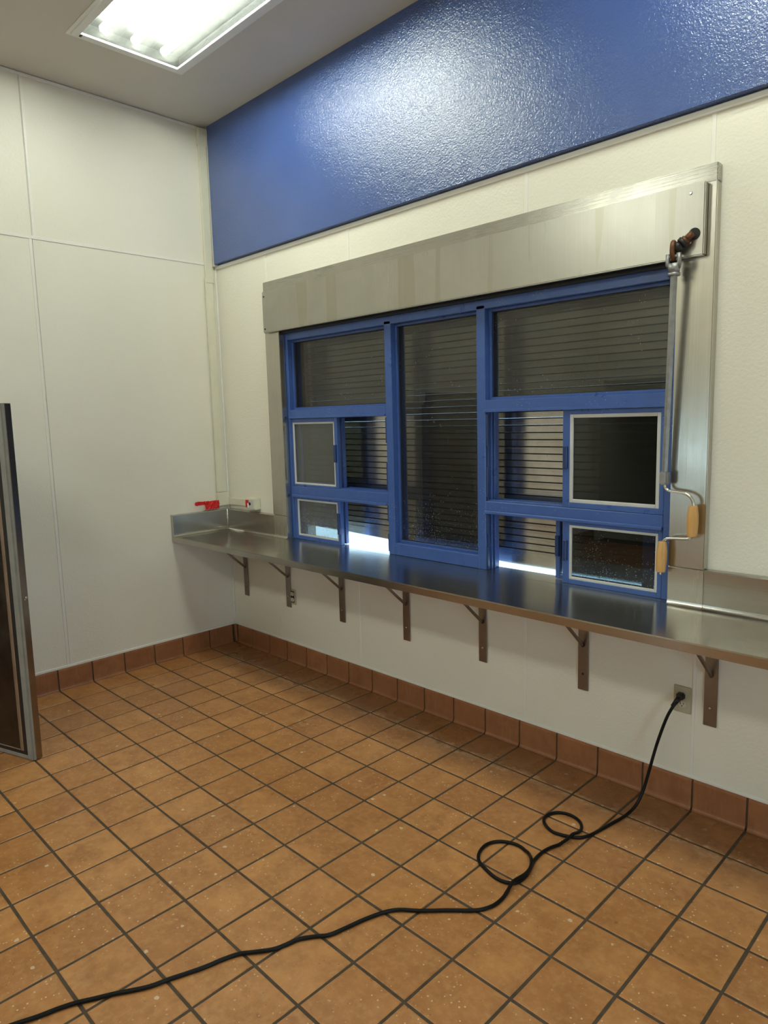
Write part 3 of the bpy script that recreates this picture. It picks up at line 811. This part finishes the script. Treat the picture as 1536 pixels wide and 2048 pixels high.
# ------------------------------------------------------------------ raceway, data box, red tape in the corner
rw = thing('cable_raceway', 'ivory surface raceway running down the left wall corner', 'raceway')
def rwbox(name, x0, x1, y0, y1, z0, z1): 
    bm = new_bm(); bx(bm, x0, x1, y0, y1, z0, z1, .0025, 2); return obj(name, bm, CREAM, rw)
X0 = LX + .0055
rwbox('channel', X0, X0 + .019, -.078, -.022, 2.586, 3.440)
rwbox('channel', X0, X0 + .019, -.084, -.028, 1.115, 2.556)
rwbox('coupling', X0, X0 + .022, -.084, -.020, 2.550, 2.588)
bm = new_bm()
pts = [(X0 + .019, 3.436), (X0 + .024, 3.46), (X0 + .034, 3.50), (X0 + .034, 3.5415), (X0, 3.5415), (X0, 3.436)]
A = [bm.verts.new((x, -.082, z)) for x, z in pts]; B = [bm.verts.new((x, -.019, z)) for x, z in pts]
n = len(pts)
for i in range(n): bm.faces.new((A[i], A[(i + 1) % n], B[(i + 1) % n], B[i]))
bm.faces.new(A[::-1]); bm.faces.new(B); obj('ceiling_fitting', bm, CREAM, rw)
rwbox('elbow', X0, X0 + .021, -.086, W - .016, 1.018, 1.112)
rwbox('channel', X0 + .021, .268, W - .020, W - .0055, 1.022, 1.070)
db = thing('data_outlet_box', 'ivory surface box with a torn red and white sticker by the counter corner', 'outlet')
bm = new_bm(); bx(bm, .270, .382, -.036, W - .0005, 1.010, 1.086, .004, 2); obj('box', bm, CREAM, db)
bm = new_bm(); bx(bm, .278, .366, -.0385, -.0358, 1.018, 1.078, .001); obj('face_plate', bm, GASKET, db)
bm = new_bm(); cyl(bm, (.330, -.0383, 1.050), (.330, -.0405, 1.050), .011, n=14); obj('jack', bm, DARK, db)
bm = new_bm(); bx(bm, .280, .300, -.0396, -.0384, 1.024, 1.074); obj('sticker', bm, RED, db)
bm = new_bm(); bx(bm, .3005, .318, -.0396, -.0384, 1.055, 1.075); obj('sticker', bm, RED, db)
bm = new_bm(); bx(bm, .3005, .316, -.0396, -.0384, 1.022, 1.050); obj('sticker', bm, WHITE, db)
sb = thing('small_wall_box', 'low ivory wall box under the red tape at the counter corner', 'outlet')
bm = new_bm(); bx(bm, X0 - .005, X0 + .020, -.190, -.0865, .997, 1.045, .003, 2); obj('box', bm, CREAM, sb)
rt = new_bm()
rnd = random.Random(3)
def crumple(bm, y0, y1, z0, z1, x, ny, nz, amp):
    g = []
    for i in range(ny + 1):
        row = []
        for j in range(nz + 1):
            y = y0 + (y1 - y0) * i / ny; zz = z0 + (z1 - z0) * j / nz
            row.append(bm.verts.new((x + rnd.uniform(0, amp), y + rnd.uniform(-.002, .002), zz + rnd.uniform(-.0022, .0022))))
        g.append(row)
    for i in range(ny):
        for j in range(nz): bm.faces.new((g[i][j], g[i + 1][j], g[i + 1][j + 1], g[i][j + 1]))
crumple(rt, -.196, -.082, 1.001, 1.060, X0 + .023, 9, 5, .007)
crumple(rt, -.268, -.190, 1.036, 1.062, X0 + .018, 6, 2, .003)
r_ = bmesh.ops.extrude_face_region(rt, geom=list(rt.faces))
bmesh.ops.translate(rt, vec=(-.002, 0, 0), verts=[v for v in r_['geom'] if isinstance(v, bmesh.types.BMVert)])
tag(obj('red_tape', rt, RED), 'bright red crumpled tape stuck on the left wall above the counter corner', 'tape')

# ------------------------------------------------------------------ refrigerator with its stained door ajar (left edge of the view)
fr = thing('steel_refrigerator', 'built-in stainless refrigerator with dark stained door swung open at the left edge', 'refrigerator')
DH = 1.716; DL = .855
dv = Vector((.946, .324, 0)).normalized()
door = bpy.data.objects.new('door', None)
ang = math.atan2(dv.y, dv.x)
p1 = Vector((.843, -1.687, 0)); p0 = p1 - dv * DL
DM = Matrix.Translation(p0) @ Matrix.Rotation(ang, 4, 'Z') @ Matrix.Shear('XY', 4, (.008, 0))
def dpart(name, boxes, mat, parent, bev=.002):
    bm = new_bm()
    for b_ in boxes: bx(bm, *b_, bev)
    bmesh.ops.transform(bm, matrix=DM, verts=bm.verts)
    return obj(name, bm, mat, parent)
dr = dpart('door', [(0, DL, .012, .047, .004, DH)], STEEL_D, fr, .003)
dpart('edge_frame', [(DL - .046, DL - .012, 0, .014, .004, DH - .004), (0, DL - .046, 0, .014, .004, .024), (0, DL - .046, 0, .014, DH - .03, DH - .004)], GREYGASKET, dr)
dpart('edge_channel', [(DL - .011, DL - .0085, .002, .014, .006, DH - .002), (DL - .005, DL - .002, .002, .014, .006, DH - .002)], GREYGASKET, dr, .0006)
dpart('gasket_gap', [(.02, DL - .046, -.001, .013, .0245, DH - .031)], BLACK, dr)
dpart('edge_trim', [(DL - .092, DL - .068, -.004, .008, .042, DH - .05), (.03, DL - .092, -.004, .008, .042, .050)], BRONZE, dr, .004)
dpart('inner_liner', [(.03, DL - .092, -.002, .008, .0505, DH - .05)], LINER, dr, .006)
bm = new_bm(); cyl(bm, (DL - .0005, .034, .808), (DL + .004, .034, .808), .007, .005, 10); cyl(bm, (DL - .0005, .026, .80), (DL + .003, .026, .80), .005, .004, 8)
bmesh.ops.transform(bm, matrix=DM, verts=bm.verts); obj('door_screw', bm, CHROME, dr)
bm = new_bm()
bx(bm, LX + .0005, .020, -2.86, -2.02, 1.74, 1.83, .004); bx(bm, LX + .0005, .020, -2.06, -1.995, 0.131, 1.74, .004); bx(bm, LX + .0005, .020, -2.86, -2.80, .146, 1.74, .004)
bx(bm, LX + .0005, .004, -2.80, -2.06, .146, 1.74)
obj('body', bm, STEEL_D, fr)
bm = new_bm(); cyl(bm, (.030, -1.965, .02), (.030, -1.965, 1.73), .010, n=10); bx(bm, .018, .042, -2.0, -1.955, 1.66, 1.72); bx(bm, .018, .042, -2.0, -1.955, .15, .21); obj('hinge', bm, STEEL_B, fr)
bpy.data.objects.remove(door)
